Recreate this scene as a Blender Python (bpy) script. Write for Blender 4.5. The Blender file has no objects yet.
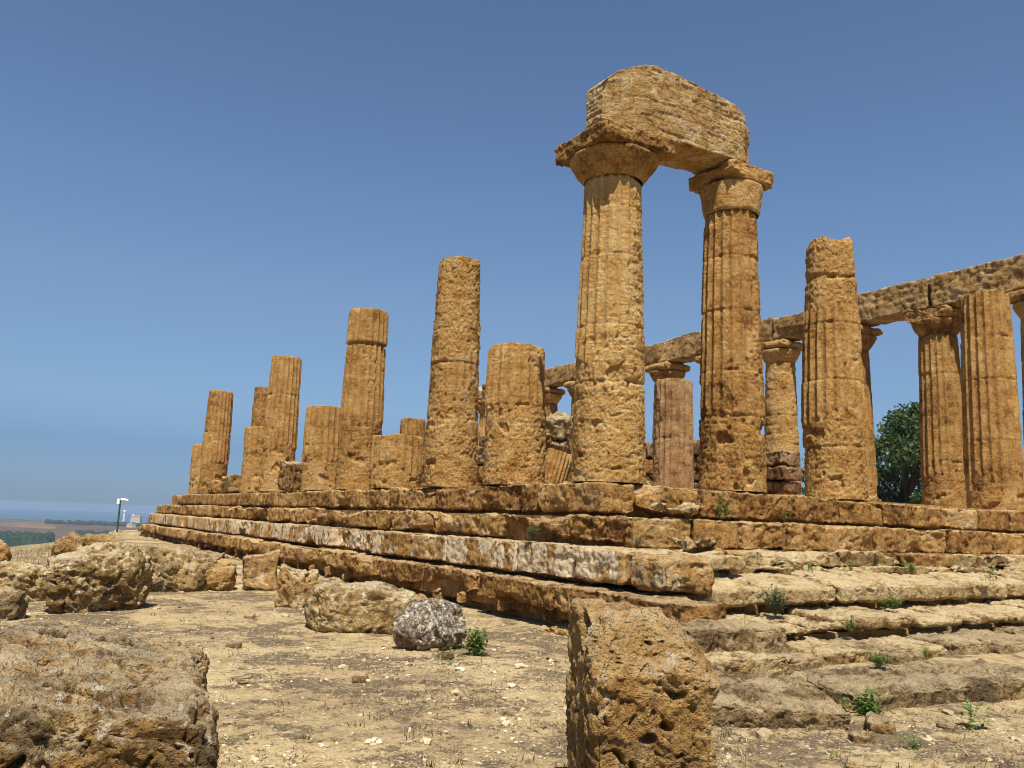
import bpy, math, random
import numpy as np
from mathutils import Vector, Matrix
R = math.radians
Q = 1.0                                   # geometry density (1 = final)
C = bpy.context.scene
COL = C.collection

# ------------------------------------------------------------------ camera, world, sun, exposure
CAM = np.array([-9.158, -11.521, -0.712])
YAW, PITCH, ROLL = 0.553600, 0.161303, 0.036892
fw = Vector((math.sin(YAW)*math.cos(PITCH), math.cos(YAW)*math.cos(PITCH), math.sin(PITCH)))
rt = Vector((math.cos(YAW), -math.sin(YAW), 0)); up = rt.cross(fw)
rt2 = rt*math.cos(ROLL) + up*math.sin(ROLL); up2 = -rt*math.sin(ROLL) + up*math.cos(ROLL)
cd = bpy.data.cameras.new('camera'); cam = bpy.data.objects.new('camera', cd); COL.objects.link(cam)
cam.matrix_world = Matrix(((rt2.x, up2.x, -fw.x, CAM[0]), (rt2.y, up2.y, -fw.y, CAM[1]), (rt2.z, up2.z, -fw.z, CAM[2]), (0, 0, 0, 1)))
cd.sensor_width = 36; cd.lens = 29.4; cd.clip_start = .05; cd.clip_end = 90000
C.camera = cam

SUN_AZ = math.atan2(-.54, -1.0)           # sun stands toward (-.54,-1): clockwise from +Y
SUN_EL = R(61)
w = bpy.data.worlds.new('World'); C.world = w; w.use_nodes = True
wn = w.node_tree
sky = wn.nodes.new('ShaderNodeTexSky'); sky.sky_type = 'NISHITA'; sky.sun_disc = False
sky.sun_elevation = SUN_EL; sky.sun_rotation = SUN_AZ
sky.altitude = 100; sky.air_density = 1.0; sky.dust_density = .25; sky.ozone_density = 2.2
tcw = wn.nodes.new('ShaderNodeTexCoord'); sxw = wn.nodes.new('ShaderNodeSeparateXYZ'); wn.links.new(tcw.outputs['Generated'], sxw.inputs[0])
rw = wn.nodes.new('ShaderNodeValToRGB'); ew = rw.color_ramp.elements            # hand-set tint by height: low sky multiplied darker and bluer
for _ in range(5): ew.new(.5)
for x_, (p_, c_) in zip(ew, [(0, (.28, .42, .78)), (.07, (.38, .49, .73)), (.12, (.63, .72, .85)), (.24, (.89, .94, .99)), (.35, (.95, 1.02, 1.09)), (.55, (.94, 1.0, 1.05)), (1, (1, 1, 1))]):
    x_.position = p_; x_.color = (*c_, 1)
wn.links.new(sxw.outputs[2], rw.inputs[0])
mw = wn.nodes.new('ShaderNodeMix'); mw.data_type = 'RGBA'; mw.blend_type = 'MULTIPLY'; mw.inputs[0].default_value = 1
wn.links.new(sky.outputs[0], mw.inputs[6]); wn.links.new(rw.outputs[0], mw.inputs[7])
wn.links.new(mw.outputs[2], wn.nodes['Background'].inputs[0])
wn.nodes['Background'].inputs[1].default_value = .082
sl = bpy.data.lights.new('sun', 'SUN'); so = bpy.data.objects.new('sun', sl); COL.objects.link(so)
sl.energy = 5.0; sl.angle = R(.5); sl.color = (1, .95, .86)
sd = Vector((math.sin(SUN_AZ)*math.cos(SUN_EL), math.cos(SUN_AZ)*math.cos(SUN_EL), math.sin(SUN_EL)))
so.rotation_euler = sd.to_track_quat('Z', 'Y').to_euler()
vs = C.view_settings; C.display_settings.display_device = 'sRGB'
vs.view_transform = 'Standard'; vs.look = 'None'; vs.exposure = .42; vs.gamma = 1; vs.use_curve_mapping = False
C.cycles.max_bounces = 5; C.cycles.diffuse_bounces = 3; C.cycles.glossy_bounces = 2; C.cycles.volume_bounces = 1
C.cycles.transparent_max_bounces = 6; C.cycles.filter_width = 1.0

# ------------------------------------------------------------------ numpy noise and mesh helpers
def pn(P, seed=0):
    P = np.asarray(P, np.float32) + np.float32(seed*7.137 + 101.3)
    i = np.floor(P).astype(np.int64); f = (P - i).astype(np.float32)
    u = f*f*f*(f*(f*6 - 15) + 10)
    out = np.zeros(len(P), np.float32)
    for dx in (0, 1):
        wx = u[:, 0] if dx else 1 - u[:, 0]
        for dy in (0, 1):
            wy = u[:, 1] if dy else 1 - u[:, 1]
            for dz in (0, 1):
                wz = u[:, 2] if dz else 1 - u[:, 2]
                h = ((i[:, 0]+dx)*374761393 + (i[:, 1]+dy)*668265263 + (i[:, 2]+dz)*1440662683) & 0xffffffff
                h = ((h ^ (h >> 13))*1274126177) & 0xffffffff
                h = h ^ (h >> 16)
                g = ((h & 1023)/511.5 - 1)*(f[:, 0]-dx) + (((h >> 10) & 1023)/511.5 - 1)*(f[:, 1]-dy) + (((h >> 20) & 1023)/511.5 - 1)*(f[:, 2]-dz)
                out += (wx*wy*wz*g).astype(np.float32)
    return out*1.3
def fbm(P, o=4, seed=0, rough=.5):
    a, s, t = 1.0, 1.0, np.zeros(len(P), np.float32)
    for k in range(o):
        t += a*pn(P*s, seed + k*3.3); a *= rough; s *= 2.03
    return t
def ridge(P, o=3, seed=0):
    a, s, t = 1.0, 1.0, np.zeros(len(P), np.float32)
    for k in range(o):
        t += a*(1 - 2.2*np.abs(pn(P*s, seed + k*5.1))); a *= .5; s *= 2.1
    return t/1.75
def sstep(a, b, x):
    t = np.clip((x - a)/(b - a), 0, 1); return t*t*(3 - 2*t)
def to_mesh(name, V, F, mat, smooth=True):
    V = np.ascontiguousarray(V, np.float32); F = np.ascontiguousarray(F, np.int32)
    m = bpy.data.meshes.new(name)
    k = F.shape[1]
    m.vertices.add(len(V)); m.vertices.foreach_set('co', V.ravel())
    m.loops.add(F.size); m.loops.foreach_set('vertex_index', F.ravel())
    m.polygons.add(len(F)); m.polygons.foreach_set('loop_start', np.arange(0, F.size, k, dtype=np.int32))
    m.polygons.foreach_set('loop_total', np.full(len(F), k, np.int32))
    m.polygons.foreach_set('use_smooth', np.full(len(F), smooth, bool))
    m.update(calc_edges=True); m.validate()
    if mat: m.materials.append(mat)
    return m
def obj(name, mesh, parent=None, loc=(0, 0, 0), rot=(0, 0, 0)):
    o = bpy.data.objects.new(name, mesh); COL.objects.link(o)
    o.location = loc; o.rotation_euler = rot
    if parent: o.parent = parent
    return o
def empty(name, loc, rot=(0, 0, 0)):
    return obj(name, None, None, loc, rot)
def tag(o, label=None, cat=None, group=None, kind=None):
    if label: o['label'] = label
    if cat: o['category'] = cat
    if group: o['group'] = group
    if kind: o['kind'] = kind
    return o
def grid_faces(nu, nv, wrap=False):
    """nu columns (fast index), nv rows"""
    a = np.arange(nv - 1)[:, None]*nu; u = np.arange(nu if wrap else nu - 1)[None, :]
    u1 = (u + 1) % nu
    return np.stack([a + u, a + u1, a + nu + u1, a + nu + u], -1).reshape(-1, 4)
def lattice(dims, res):
    n = [int(min(max(2, math.ceil(d/res)), 340)) for d in dims]
    keys, quads = [], []
    base = 0
    for ax in range(3):
        b, c = (ax + 1) % 3, (ax + 2) % 3
        for side in (0, 1):
            ub, uc = np.meshgrid(np.arange(n[b]+1), np.arange(n[c]+1))
            K = np.zeros((ub.size, 3), np.int64)
            K[:, ax] = n[ax]*side; K[:, b] = ub.ravel(); K[:, c] = uc.ravel()
            keys.append(K)
            q = grid_faces(n[b]+1, n[c]+1) + base
            quads.append(q if side else q[:, ::-1]); base += len(K)
    K = np.concatenate(keys); Fq = np.concatenate(quads)
    code = (K[:, 0]*1000 + K[:, 1])*1000 + K[:, 2]
    _, idx, inv = np.unique(code, return_index=True, return_inverse=True)
    V = K[idx]/np.array(n)*np.array(dims) - np.array(dims)/2
    return V, inv.ravel()[Fq]
def lod(loc, k=1.5):
    d = float(np.linalg.norm(np.array(loc) - CAM))
    return max(.007, d/836*k)/Q
_rs = [0]
def rock(dims, res, rnd=.1, lo=.04, mid=.03, fine=.01, pits=.0, chip=.05, cuts=0, seed=None, tilt_top=0, bed=.0, deform=None, lof=.9, nchip=16):
    """weathered block or boulder as a dense closed surface"""
    _rs[0] += 1
    s = _rs[0] if seed is None else seed
    rg = np.random.default_rng(s)
    dims = np.array(dims, float); V, F = lattice(dims, res)
    h = dims/2
    r = np.minimum(rnd, h*.98)
    core = np.clip(V, -(h - r), h - r); d = (V - core)/r
    ln = np.linalg.norm(d, axis=1, keepdims=True); n = d/np.maximum(ln, 1e-6)
    P = core + n*r
    off = rg.uniform(-50, 50, 3)
    for k in range(cuts):
        m = rg.normal(size=3); m[2] = abs(m[2])*.8 - .1; m /= np.linalg.norm(m)
        reach = np.abs(m) @ h
        o = P @ m - reach*rg.uniform(.58, .82)
        P = P - m*(np.maximum(o, 0)*.93)[:, None]
    if deform: P = deform(P, h)
    wq = P + off
    wz = .05*np.stack([pn(wq*3.7, s+21), pn(wq*3.7, s+22), pn(wq*3.7, s+23)], 1)
    for k in range(int(nchip*chip/.15) if chip else 0):
        m = rg.choice([-1., 1.], 3)*rg.uniform(.15, 1, 3)/h; m[rg.integers(0, 3)] *= rg.choice([0, .2, 1]); m /= np.linalg.norm(m)
        pc = rg.uniform(-1, 1, 3)*h
        reach = np.abs(m) @ h - chip*rg.uniform(.05, 1.0)*1.4 - .015
        o = np.maximum((P + wz) @ m - reach, 0)
        lim = sstep(.75, .35, np.linalg.norm((P - pc)/max(.5, max(h)*.9), axis=1))
        P = P - m*(o*.95*lim)[:, None]
    S = (P + off).astype(np.float32)
    edge = np.clip(1.18 - np.max(np.abs(n), axis=1), 0, 1)*2.2
    rg1 = ridge(S*3.1, 4, s+1)
    Sw = S + .10*np.stack([fbm(S*3.1, 2, s+31), fbm(S*3.1, 2, s+32), fbm(S*3.1, 2, s+33)], 1)
    disp = lo*.7*fbm(S*lof, 3, s) - mid*.45*np.maximum(0, rg1 - .2) + fine*1.3*fbm(S*12, 4, s+2, .72)
    # flaked patches with sharp lips, large to small
    disp -= mid*.75*sstep(.06, .11, pn(Sw*2.2, s+34) + .3*pn(Sw*8, s+35))
    disp -= mid*.50*sstep(.10, .15, pn(Sw*5.2, s+36) + .35*pn(Sw*15, s+37))
    disp -= (fine*.8 + mid*.1)*sstep(.08, .16, pn(Sw*12.5, s+38) + .4*pn(Sw*30, s+39))
    if chip: disp -= .6*chip*edge*sstep(-.1, .5, pn(S*2.6, s+3) + .8*pn(S*7, s+4))
    if pits:
        S2 = S + .10*np.stack([pn(S*6, s+17), pn(S*6, s+18), pn(S*6, s+19)], 1)
        c = pn(S2*4.2, s+5) + .6*pn(S2*10, s+6)
        disp -= pits*(.85*sstep(.42, .52, c) + .25*sstep(.2, .8, c))
        c2 = pn(S2*14, s+7) + .4*pn(S2*30, s+16); disp -= pits*.35*sstep(.30, .5, c2)
    if bed: disp -= bed*np.maximum(0, pn(S*np.array([1.5, 1.5, 11.]), s+8))*2
    wv = np.stack([pn(S*1.3, s+9), pn(S*1.3, s+10), pn(S*1.3, s+11)], 1)*lo
    P = P + n*disp[:, None] + wv
    return P, F

# ------------------------------------------------------------------ materials
def nd(t, typ, **kw):
    x = t.nodes.new(typ)
    for k, v in kw.items(): setattr(x, k, v)
    return x
class NT:
    def __init__(s, name):
        s.m = bpy.data.materials.new(name); s.m.use_nodes = True; s.t = s.m.node_tree
        s.b = s.t.nodes['Principled BSDF']
        s.b.inputs['Roughness'].default_value = .92
        s.b.inputs['Specular IOR Level'].default_value = .12
    def l(s, a, b): s.t.links.new(a, b)
    def noise(s, vec, scale, detail=5, rough=.55, dist=0):
        n = nd(s.t, 'ShaderNodeTexNoise'); n.inputs['Scale'].default_value = scale
        n.inputs['Detail'].default_value = detail; n.inputs['Roughness'].default_value = rough; n.inputs['Distortion'].default_value = dist
        s.l(vec, n.inputs['Vector']); return n.outputs['Fac']
    def vor(s, vec, scale, feat='F1', out='Distance'):
        n = nd(s.t, 'ShaderNodeTexVoronoi'); n.feature = feat; n.inputs['Scale'].default_value = scale
        s.l(vec, n.inputs['Vector']); return n.outputs[out]
    def math(s, op, a, b=None, c=None, clamp=False):
        n = nd(s.t, 'ShaderNodeMath', operation=op, use_clamp=clamp)
        for i, x in enumerate((a, b, c)):
            if x is None: continue
            if isinstance(x, (int, float)): n.inputs[i].default_value = x
            else: s.l(x, n.inputs[i])
        return n.outputs[0]
    def ramp(s, f, stops):
        n = nd(s.t, 'ShaderNodeValToRGB'); e = n.color_ramp.elements
        while len(e) < len(stops): e.new(.5)
        for x, (p, c) in zip(e, stops): x.position = p; x.color = (*c, 1) if len(c) == 3 else c
        s.l(f, n.inputs[0]); return n.outputs[0]
    def step(s, f, a, b):
        n = nd(s.t, 'ShaderNodeMapRange', interpolation_type='SMOOTHSTEP'); n.clamp = True
        s.l(f, n.inputs[0]); n.inputs[1].default_value = a; n.inputs[2].default_value = b
        return n.outputs[0]
    def mix(s, f, a, b, mode='MIX'):
        n = nd(s.t, 'ShaderNodeMix', data_type='RGBA', blend_type=mode)
        for i, x in ((0, f), (6, a), (7, b)):
            if isinstance(x, (int, float)): n.inputs[i].default_value = x
            elif isinstance(x, tuple): n.inputs[i].default_value = (*x, 1)
            else: s.l(x, n.inputs[i])
        return n.outputs[2]
    def vecmul(s, v, k):
        n = nd(s.t, 'ShaderNodeVectorMath', operation='MULTIPLY'); s.l(v, n.inputs[0]); n.inputs[1].default_value = k; return n.outputs[0]
    def coords(s):
        g = nd(s.t, 'ShaderNodeNewGeometry'); oi = nd(s.t, 'ShaderNodeObjectInfo')
        cm = nd(s.t, 'ShaderNodeCombineXYZ')
        k = s.math('MULTIPLY', oi.outputs['Random'], 41.0)
        for i in range(3): s.l(k, cm.inputs[i])
        a = nd(s.t, 'ShaderNodeVectorMath', operation='ADD'); s.l(g.outputs['Position'], a.inputs[0]); s.l(cm.outputs[0], a.inputs[1])
        sx = nd(s.t, 'ShaderNodeSeparateXYZ'); s.l(g.outputs['Normal'], sx.inputs[0])
        s.nz = sx.outputs[2]; s.rand = oi.outputs['Random']; s.pos = g.outputs['Position']; s.normal = sx
        return a.outputs[0]
    def bump(s, h, dist, strength=1.0, prev=None):
        n = nd(s.t, 'ShaderNodeBump'); n.inputs['Distance'].default_value = dist; n.inputs['Strength'].default_value = strength
        s.l(h, n.inputs['Height'])
        if prev is not None: s.l(prev, n.inputs['Normal'])
        return n.outputs[0]

def stone(name, dark, base, light, pale=(.60, .49, .32), top=.5, lichen=.35, lichen_c=(.12, .095, .065), red=0.0, bed=.5, fine=1.0, grey=0.0, stucco=0.0, streak=.3, bumpk=1.0, lsc=2.1, spots=0, lt=(.53, .64)):
    t = NT(name); v = t.coords()
    n1 = t.noise(v, .8, 4, .6); n2 = t.noise(v, 3.2, 6, .62, .4); n3 = t.noise(v, 17, 6, .68); n4 = t.noise(v, 62, 4, .7)
    f = t.math('ADD', t.math('MULTIPLY', n1, .45), t.math('MULTIPLY', n2, .55))
    f = t.math('ADD', f, t.math('MULTIPLY', t.math('SUBTRACT', n3, .5), .62))
    f = t.math('ADD', f, t.math('MULTIPLY', t.math('SUBTRACT', t.rand, .5), .17))
    col = t.ramp(f, [(.33, dark), (.47, base), (.59, light), (.72, pale)])
    # fine grain of the shelly sandstone: every grain its own tone
    g = t.ramp(t.noise(v, 120, 3, .75), [(.30, (.55, .52, .48)), (.5, (1, 1, 1)), (.70, (1.28, 1.27, 1.22))])
    col = t.mix(.75, col, g, 'MULTIPLY')
    sp = t.math('MULTIPLY', t.step(t.noise(v, 34, 4, .75), .545, .62), t.step(n2, .40, .58))      # random dark specks: lichen, plus pore shade put into the colour
    col = t.mix(t.math('MULTIPLY', sp, .62), col, lichen_c)
    col = t.mix(.55, col, t.ramp(t.noise(v, 41, 3, .7), [(.32, (.58, .55, .50)), (.5, (1, 1, 1)), (.68, (1.25, 1.23, 1.18))]), 'MULTIPLY')
    vb = t.vecmul(v, (1.6, 1.6, 8.0)); nb = t.noise(vb, 1.6, 5, .6)
    if bed: col = t.mix(t.math('MULTIPLY', t.step(nb, .52, .70), .45*bed), col, tuple(x*.55 for x in base))
    if red: col = t.mix(t.math('MULTIPLY', t.step(t.noise(v, 1.3, 5, .65), .5, .66), red), col, (.19, .07, .038))
    if streak:
        st = t.noise(t.vecmul(v, (3.5, 3.5, .35)), 1.5, 4, .6)
        col = t.mix(t.math('MULTIPLY', t.step(st, .56, .74), streak), col, (.15, .095, .05))
    lf = t.math('ADD', t.math('MULTIPLY', t.noise(v, lsc, 5, .7, .6), .6), t.math('MULTIPLY', n3, .4))
    col = t.mix(t.math('MULTIPLY', t.step(lf, *lt), lichen), col, lichen_c)
    if spots:
        ws = t.step(t.math('ADD', t.math('MULTIPLY', t.noise(v, 6.5, 5, .7), .7), t.math('MULTIPLY', n3, .3)), .555, .60)
        col = t.mix(t.math('MULTIPLY', ws, spots), col, (.68, .58, .42))
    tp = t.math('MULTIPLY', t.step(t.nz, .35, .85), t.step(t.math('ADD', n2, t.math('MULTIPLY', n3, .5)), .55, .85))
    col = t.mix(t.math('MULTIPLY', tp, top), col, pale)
    if stucco:
        sn = t.math('ADD', t.math('MULTIPLY', t.noise(t.vecmul(v, (1, 1.0, .6)), 1.5, 5, .6), .72), t.math('MULTIPLY', t.noise(t.vecmul(v, (1, 2.2, .8)), 2.5, 5, .7), .28))
        vert = t.math('SUBTRACT', 1.0, t.step(t.math('ABSOLUTE', t.nz), .35, .6))
        sm = t.math('MULTIPLY', t.step(sn, .49, .505), vert)
        wc = t.mix(t.step(t.noise(v, 9, 6, .7), .4, .7), (.66, .53, .34), (.46, .33, .18))
        col = t.mix(t.math('MULTIPLY', sm, stucco), col, wc)
    if grey:
        gc = t.ramp(t.noise(v, 12, 6, .82), [(.40, (.075, .055, .038)), (.48, (.22, .168, .112)), (.53, (.46, .38, .27)), (.61, (.80, .72, .57))])
        col = t.mix(t.math('MULTIPLY', t.step(t.math('ADD', t.math('MULTIPLY', t.nz, .25), t.noise(v, 2.0, 4, .6)), .42, .60), grey), col, gc)
    t.l(col, t.b.inputs['Base Color'])
    pore = t.step(t.vor(v, 21), .0, .33); pore2 = t.step(t.vor(v, 55), .0, .40)
    cav = t.step(t.noise(v, 7.5, 4, .6, .8), .36, .50)
    h = t.math('ADD', t.math('MULTIPLY', pore, .55), t.math('MULTIPLY', pore2, .4))
    h = t.math('ADD', h, t.math('MULTIPLY', n3, 1.15)); h = t.math('ADD', h, t.math('MULTIPLY', n4, .6*fine))
    h = t.math('ADD', h, t.math('MULTIPLY', nb, .7*bed)); h = t.math('ADD', h, t.math('MULTIPLY', cav, .55))
    if stucco: h = t.mix(t.math('MULTIPLY', sm, .75), h, t.math('ADD', 1.7, t.math('MULTIPLY', n3, .15)))
    t.l(t.bump(h, .034*bumpk, 1.0), t.b.inputs['Normal'])
    return t.m

OCH = ((.15, .068, .019), (.415, .215, .061), (.56, .33, .112))
M_COL = stone('ochre_column_stone', *OCH, pale=(.64, .43, .18), top=.3, lichen=.20, streak=.2, bed=.85)
M_COL2 = stone('lichened_column_stone', *OCH, pale=(.58, .42, .22), top=.3, lichen=.55, lichen_c=(.14, .09, .045), lsc=1.6, lt=(.49, .58), streak=.45, bed=.6)
M_COL3 = stone('orange_column_stone', (.14, .06, .016), (.40, .21, .06), (.52, .30, .10), pale=(.60, .41, .18), top=.3, lichen=.18, streak=.2, bed=1.1, red=.12)
M_COLR = stone('reddened_column_stone', (.14, .07, .03), (.36, .20, .08), (.50, .31, .14), red=.42, top=.2, lichen=.3, bed=.6)
M_ARCH = stone('beam_stone', (.13, .066, .022), (.37, .21, .070), (.51, .325, .13), top=.75, pale=(.62, .50, .33), lichen=.40, streak=.8, bed=1.0)
M_BLK = stone('ochre_block_stone', *OCH, pale=(.64, .48, .26), top=.6, lichen=.20, red=.25, streak=.12, bed=.35, bumpk=1.2)
M_STU = stone('stuccoed_block_stone', *OCH, pale=(.64, .52, .33), top=.7, lichen=.25, stucco=.95, bed=.2)
M_PALE = stone('pale_step_stone', (.20, .115, .045), (.41, .27, .115), (.56, .405, .20), pale=(.64, .50, .28), top=.75, lichen=.30, lichen_c=(.15, .125, .085), streak=0, bed=.2, bumpk=1.1)
M_ROCK = stone('lichened_boulder_stone', (.15, .08, .026), (.38, .22, .072), (.53, .35, .14), pale=(.62, .50, .32), top=.55, lichen=.78, lichen_c=(.10, .072, .04), lsc=2.0, lt=(.475, .555), spots=.75, streak=0, bed=.1, fine=1.3, bumpk=1.25)
M_UPR = stone('orange_boulder_stone', (.16, .075, .022), (.37, .205, .062), (.51, .32, .12), pale=(.58, .45, .27), top=.3, lichen=.6, lichen_c=(.16, .10, .048), lt=(.50, .58), spots=.35, streak=0, bed=.05, fine=1.3, bumpk=1.2)
M_YEL = stone('pale_yellow_boulder_stone', (.20, .12, .045), (.44, .29, .115), (.60, .44, .21), pale=(.68, .56, .36), top=.6, lichen=.5, lichen_c=(.13, .095, .055), lsc=2.6, spots=.85, streak=0, bed=.05, bumpk=1.1)
M_GREY = stone('grey_boulder_stone', (.15, .10, .06), (.30, .20, .12), (.42, .31, .21), pale=(.5, .44, .36), lichen=.4, streak=0, spots=.5, grey=1.0, bed=0, bumpk=1.2)
M_BURN = stone('fire_reddened_stone', (.09, .045, .022), (.22, .11, .05), (.40, .25, .12), pale=(.56, .42, .24), red=.45, lichen=.5, top=.6, bed=.2, bumpk=1.4)
M_SLAB = stone('grey_brown_slab_stone', (.13, .08, .035), (.33, .225, .105), (.47, .34, .17), pale=(.58, .46, .28), top=.45, lichen=.6, lichen_c=(.115, .085, .05), lt=(.50, .60), streak=0, bed=.1, bumpk=1.1)

M_MOT = stone('red_stained_block_stone', *OCH, pale=(.60, .46, .26), top=.6, lichen=.45, red=.55, bed=.2, bumpk=1.3)

def plain(name, c, rough=.8, metal=0, var=.25, scale=3.0):
    t = NT(name); v = t.coords()
    n = t.noise(v, scale, 4)
    t.l(t.ramp(n, [(.3, tuple(x*(1-var) for x in c)), (.7, tuple(x*(1+var) for x in c))]), t.b.inputs['Base Color'])
    t.b.inputs['Roughness'].default_value = rough; t.b.inputs['Metallic'].default_value = metal
    return t.m
def leafmat(name, a, b, scale=1.2):
    t = NT(name); v = t.coords()
    n = t.math('ADD', t.math('MULTIPLY', t.noise(v, scale, 3), .5), t.math('MULTIPLY', t.noise(v, scale*14, 2), .5))
    c = t.ramp(n, [(.36, a), (.62, b)])
    t.l(c, t.b.inputs['Base Color']); t.b.inputs['Roughness'].default_value = .6
    t.b.inputs['Specular IOR Level'].default_value = .25
    tr = nd(t.t, 'ShaderNodeBsdfTranslucent'); t.l(c, tr.inputs[0])
    mx = nd(t.t, 'ShaderNodeMixShader'); mx.inputs[0].default_value = .3
    t.l(t.b.outputs[0], mx.inputs[1]); t.l(tr.outputs[0], mx.inputs[2])
    t.l(mx.outputs[0], t.t.nodes['Material Output'].inputs[0])
    return t.m
M_LEAF = leafmat('dark_leaf', (.018, .038, .011), (.10, .15, .045), .9)
M_WEED = leafmat('weed_leaf', (.07, .13, .02), (.19, .28, .055), 6)
M_WEED2 = leafmat('dull_weed_leaf', (.07, .09, .03), (.17, .19, .075), 6)
M_DRY = leafmat('dry_straw', (.17, .12, .06), (.42, .32, .17), 6)
M_BARK = plain('bark', (.09, .065, .045), .9, var=.4, scale=9)
M_WOOD = leafmat('far_wood', (.012, .028, .012), (.035, .06, .022), .05)

def ground_mat():
    t = NT('dry_gravelly_soil'); v = t.coords(); P = t.pos
    n1 = t.noise(P, .55, 5, .6, .5); n2 = t.noise(P, 3.0, 6, .7); n3 = t.noise(P, 22, 5, .75); n4 = t.noise(P, 90, 3, .8)
    f = t.math('ADD', t.math('MULTIPLY', n1, .25), t.math('ADD', t.math('MULTIPLY', n2, .35), t.math('MULTIPLY', n3, .40)))
    c = t.ramp(f, [(.35, (.13, .088, .052)), (.42, (.31, .22, .12)), (.48, (.46, .338, .168)), (.58, (.61, .47, .248))])
    lm = t.math('ADD', t.math('MULTIPLY', t.noise(P, .95, 4, .6, .4), .42), t.math('MULTIPLY', t.noise(P, 5.5, 8, .85), .58))
    lit = t.math('MULTIPLY', t.step(lm, .495, .53), t.step(n3, .28, .52))
    c = t.mix(t.math('MULTIPLY', lit, .92), c, t.ramp(n4, [(.35, (.045, .032, .022)), (.52, (.13, .09, .057)), (.68, (.34, .25, .155))]))
    vc = nd(t.t, 'ShaderNodeTexVoronoi'); vc.inputs['Scale'].default_value = 26; t.l(P, vc.inputs['Vector'])
    sx = nd(t.t, 'ShaderNodeSeparateColor'); t.l(vc.outputs['Color'], sx.inputs[0])
    peb = t.math('MULTIPLY', t.step(sx.outputs[0], .80, .82), t.math('SUBTRACT', 1, t.step(vc.outputs['Distance'], .25, .42)))
    c = t.mix(t.math('MULTIPLY', peb, .85), c, t.mix(sx.outputs[1], (.36, .27, .17), (.66, .57, .43)))
    g = t.ramp(n4, [(.3, (.45, .42, .38)), (.5, (1, 1, 1)), (.7, (1.3, 1.3, 1.28))]); c = t.mix(.9, c, g, 'MULTIPLY')
    # far plain: fields
    sp = nd(t.t, 'ShaderNodeSeparateXYZ'); t.l(P, sp.inputs[0])
    fv = t.vecmul(P, (.006, .0018, 0)); dn = nd(t.t, 'ShaderNodeTexVoronoi'); dn.inputs['Scale'].default_value = 1.0; t.l(fv, dn.inputs['Vector'])
    s2 = nd(t.t, 'ShaderNodeSeparateColor'); t.l(dn.outputs['Color'], s2.inputs[0])
    fc = t.ramp(s2.outputs[0], [(.0, (.13, .078, .05)), (.28, (.105, .06, .042)), (.5, (.26, .18, .085)), (.62, (.055, .066, .028)), (.8, (.15, .09, .055)), (1., (.30, .22, .11))])
    fc = t.mix(t.math('MULTIPLY', t.step(t.noise(P, .008, 5, .65), .53, .60), .85), fc, (.03, .042, .018))
    slope = t.mix(t.step(t.noise(P, .15, 5, .7), .4, .65), (.10, .13, .045), (.27, .23, .10))
    c = t.mix(t.step(t.math('MULTIPLY', sp.outputs[2], -1.0), 2.9, 4.2), c, slope)
    c = t.mix(t.step(t.math('MULTIPLY', sp.outputs[2], -1.0), 22., 45.), c, fc)
    t.l(c, t.b.inputs['Base Color'])
    h = t.math('ADD', t.math('MULTIPLY', n3, .8), t.math('ADD', t.math('MULTIPLY', n4, .4), t.math('MULTIPLY', peb, .5)))
    t.l(t.bump(h, .03, 1.0), t.b.inputs['Normal'])
    return t.m
M_GRD = ground_mat()

# ------------------------------------------------------------------ terrain and sea
def sd_plateau(x, y):
    """metres outside the flat hilltop (negative inside)"""
    a = (y - 18 - (x + 8)*3.6)/math.sqrt(1 + 3.6**2)            # slanted west edge on the south side
    b = y - 52; c_ = -x - 40; d = x - 75; e = -y - 60
    a = np.where(x > -1.5, -30, a)
    return np.maximum.reduce([a, b, c_, d, e])
def height(x, y):
    o = np.maximum(sd_plateau(x, y), 0)
    P = np.stack([x, y, np.zeros_like(x)], 1)
    z = -2.3 + .05*fbm(P*.28, 3, 5) - .085*sstep(-4.5, -7.5, y)*sstep(-7., -3.5, x)
    far = -56 + 5.5*fbm(P*.0016, 4, 9)
    k = sstep(0, 420, o + 0*x)
    drop = -o*.16*np.exp(-o/160)
    z = (z + drop)*(1 - k) + far*k
    dist = np.hypot(x - CAM[0], y - CAM[1])
    coast = sstep(3300, 3900, dist + 260*pn(P*.0011, 31))
    return z*(1 - coast) + (-66 - 115*(dist/24000)**2)*coast
def make_ground():
    fr = np.radians(np.concatenate([np.linspace(-9, 74, int(560*Q)), np.linspace(74, 351, 130)[1:-1]]))
    rr = np.concatenate([np.geomspace(.25, 3.2, 16), np.geomspace(3.3, 45, int(420*Q)), np.geomspace(47, 24000, 170)])
    A, Rr = np.meshgrid(fr, rr)
    x = CAM[0] + (Rr*np.sin(A)).ravel(); y = CAM[1] + (Rr*np.cos(A)).ravel()
    z = height(x, y)
    near = 1 - sstep(30, 60, np.hypot(x-CAM[0], y-CAM[1]))
    P = np.stack([x, y, np.zeros_like(x)], 1)
    m = near > 0
    z[m] += (near*1)[m]*(.018*fbm(P[m]*2.2, 4, 2) + .010*ridge(P[m]*9, 3, 3) + .006*fbm(P[m]*28, 2, 4))
    V = np.stack([x, y, z], 1)
    return to_mesh('ground', V, grid_faces(len(fr), len(rr), True)[:, ::-1], M_GRD)
tag(obj('ground', make_ground()), kind='structure')
t = NT('hazy_sea'); v = t.coords()
t.b.inputs['Base Color'].default_value = (.035, .10, .17, 1); t.b.inputs['Roughness'].default_value = .35
t.l(t.bump(t.noise(t.pos, .06, 4), 1.0, .6), t.b.inputs['Normal'])
a = np.linspace(0, 2*np.pi, 96, endpoint=False)
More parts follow.
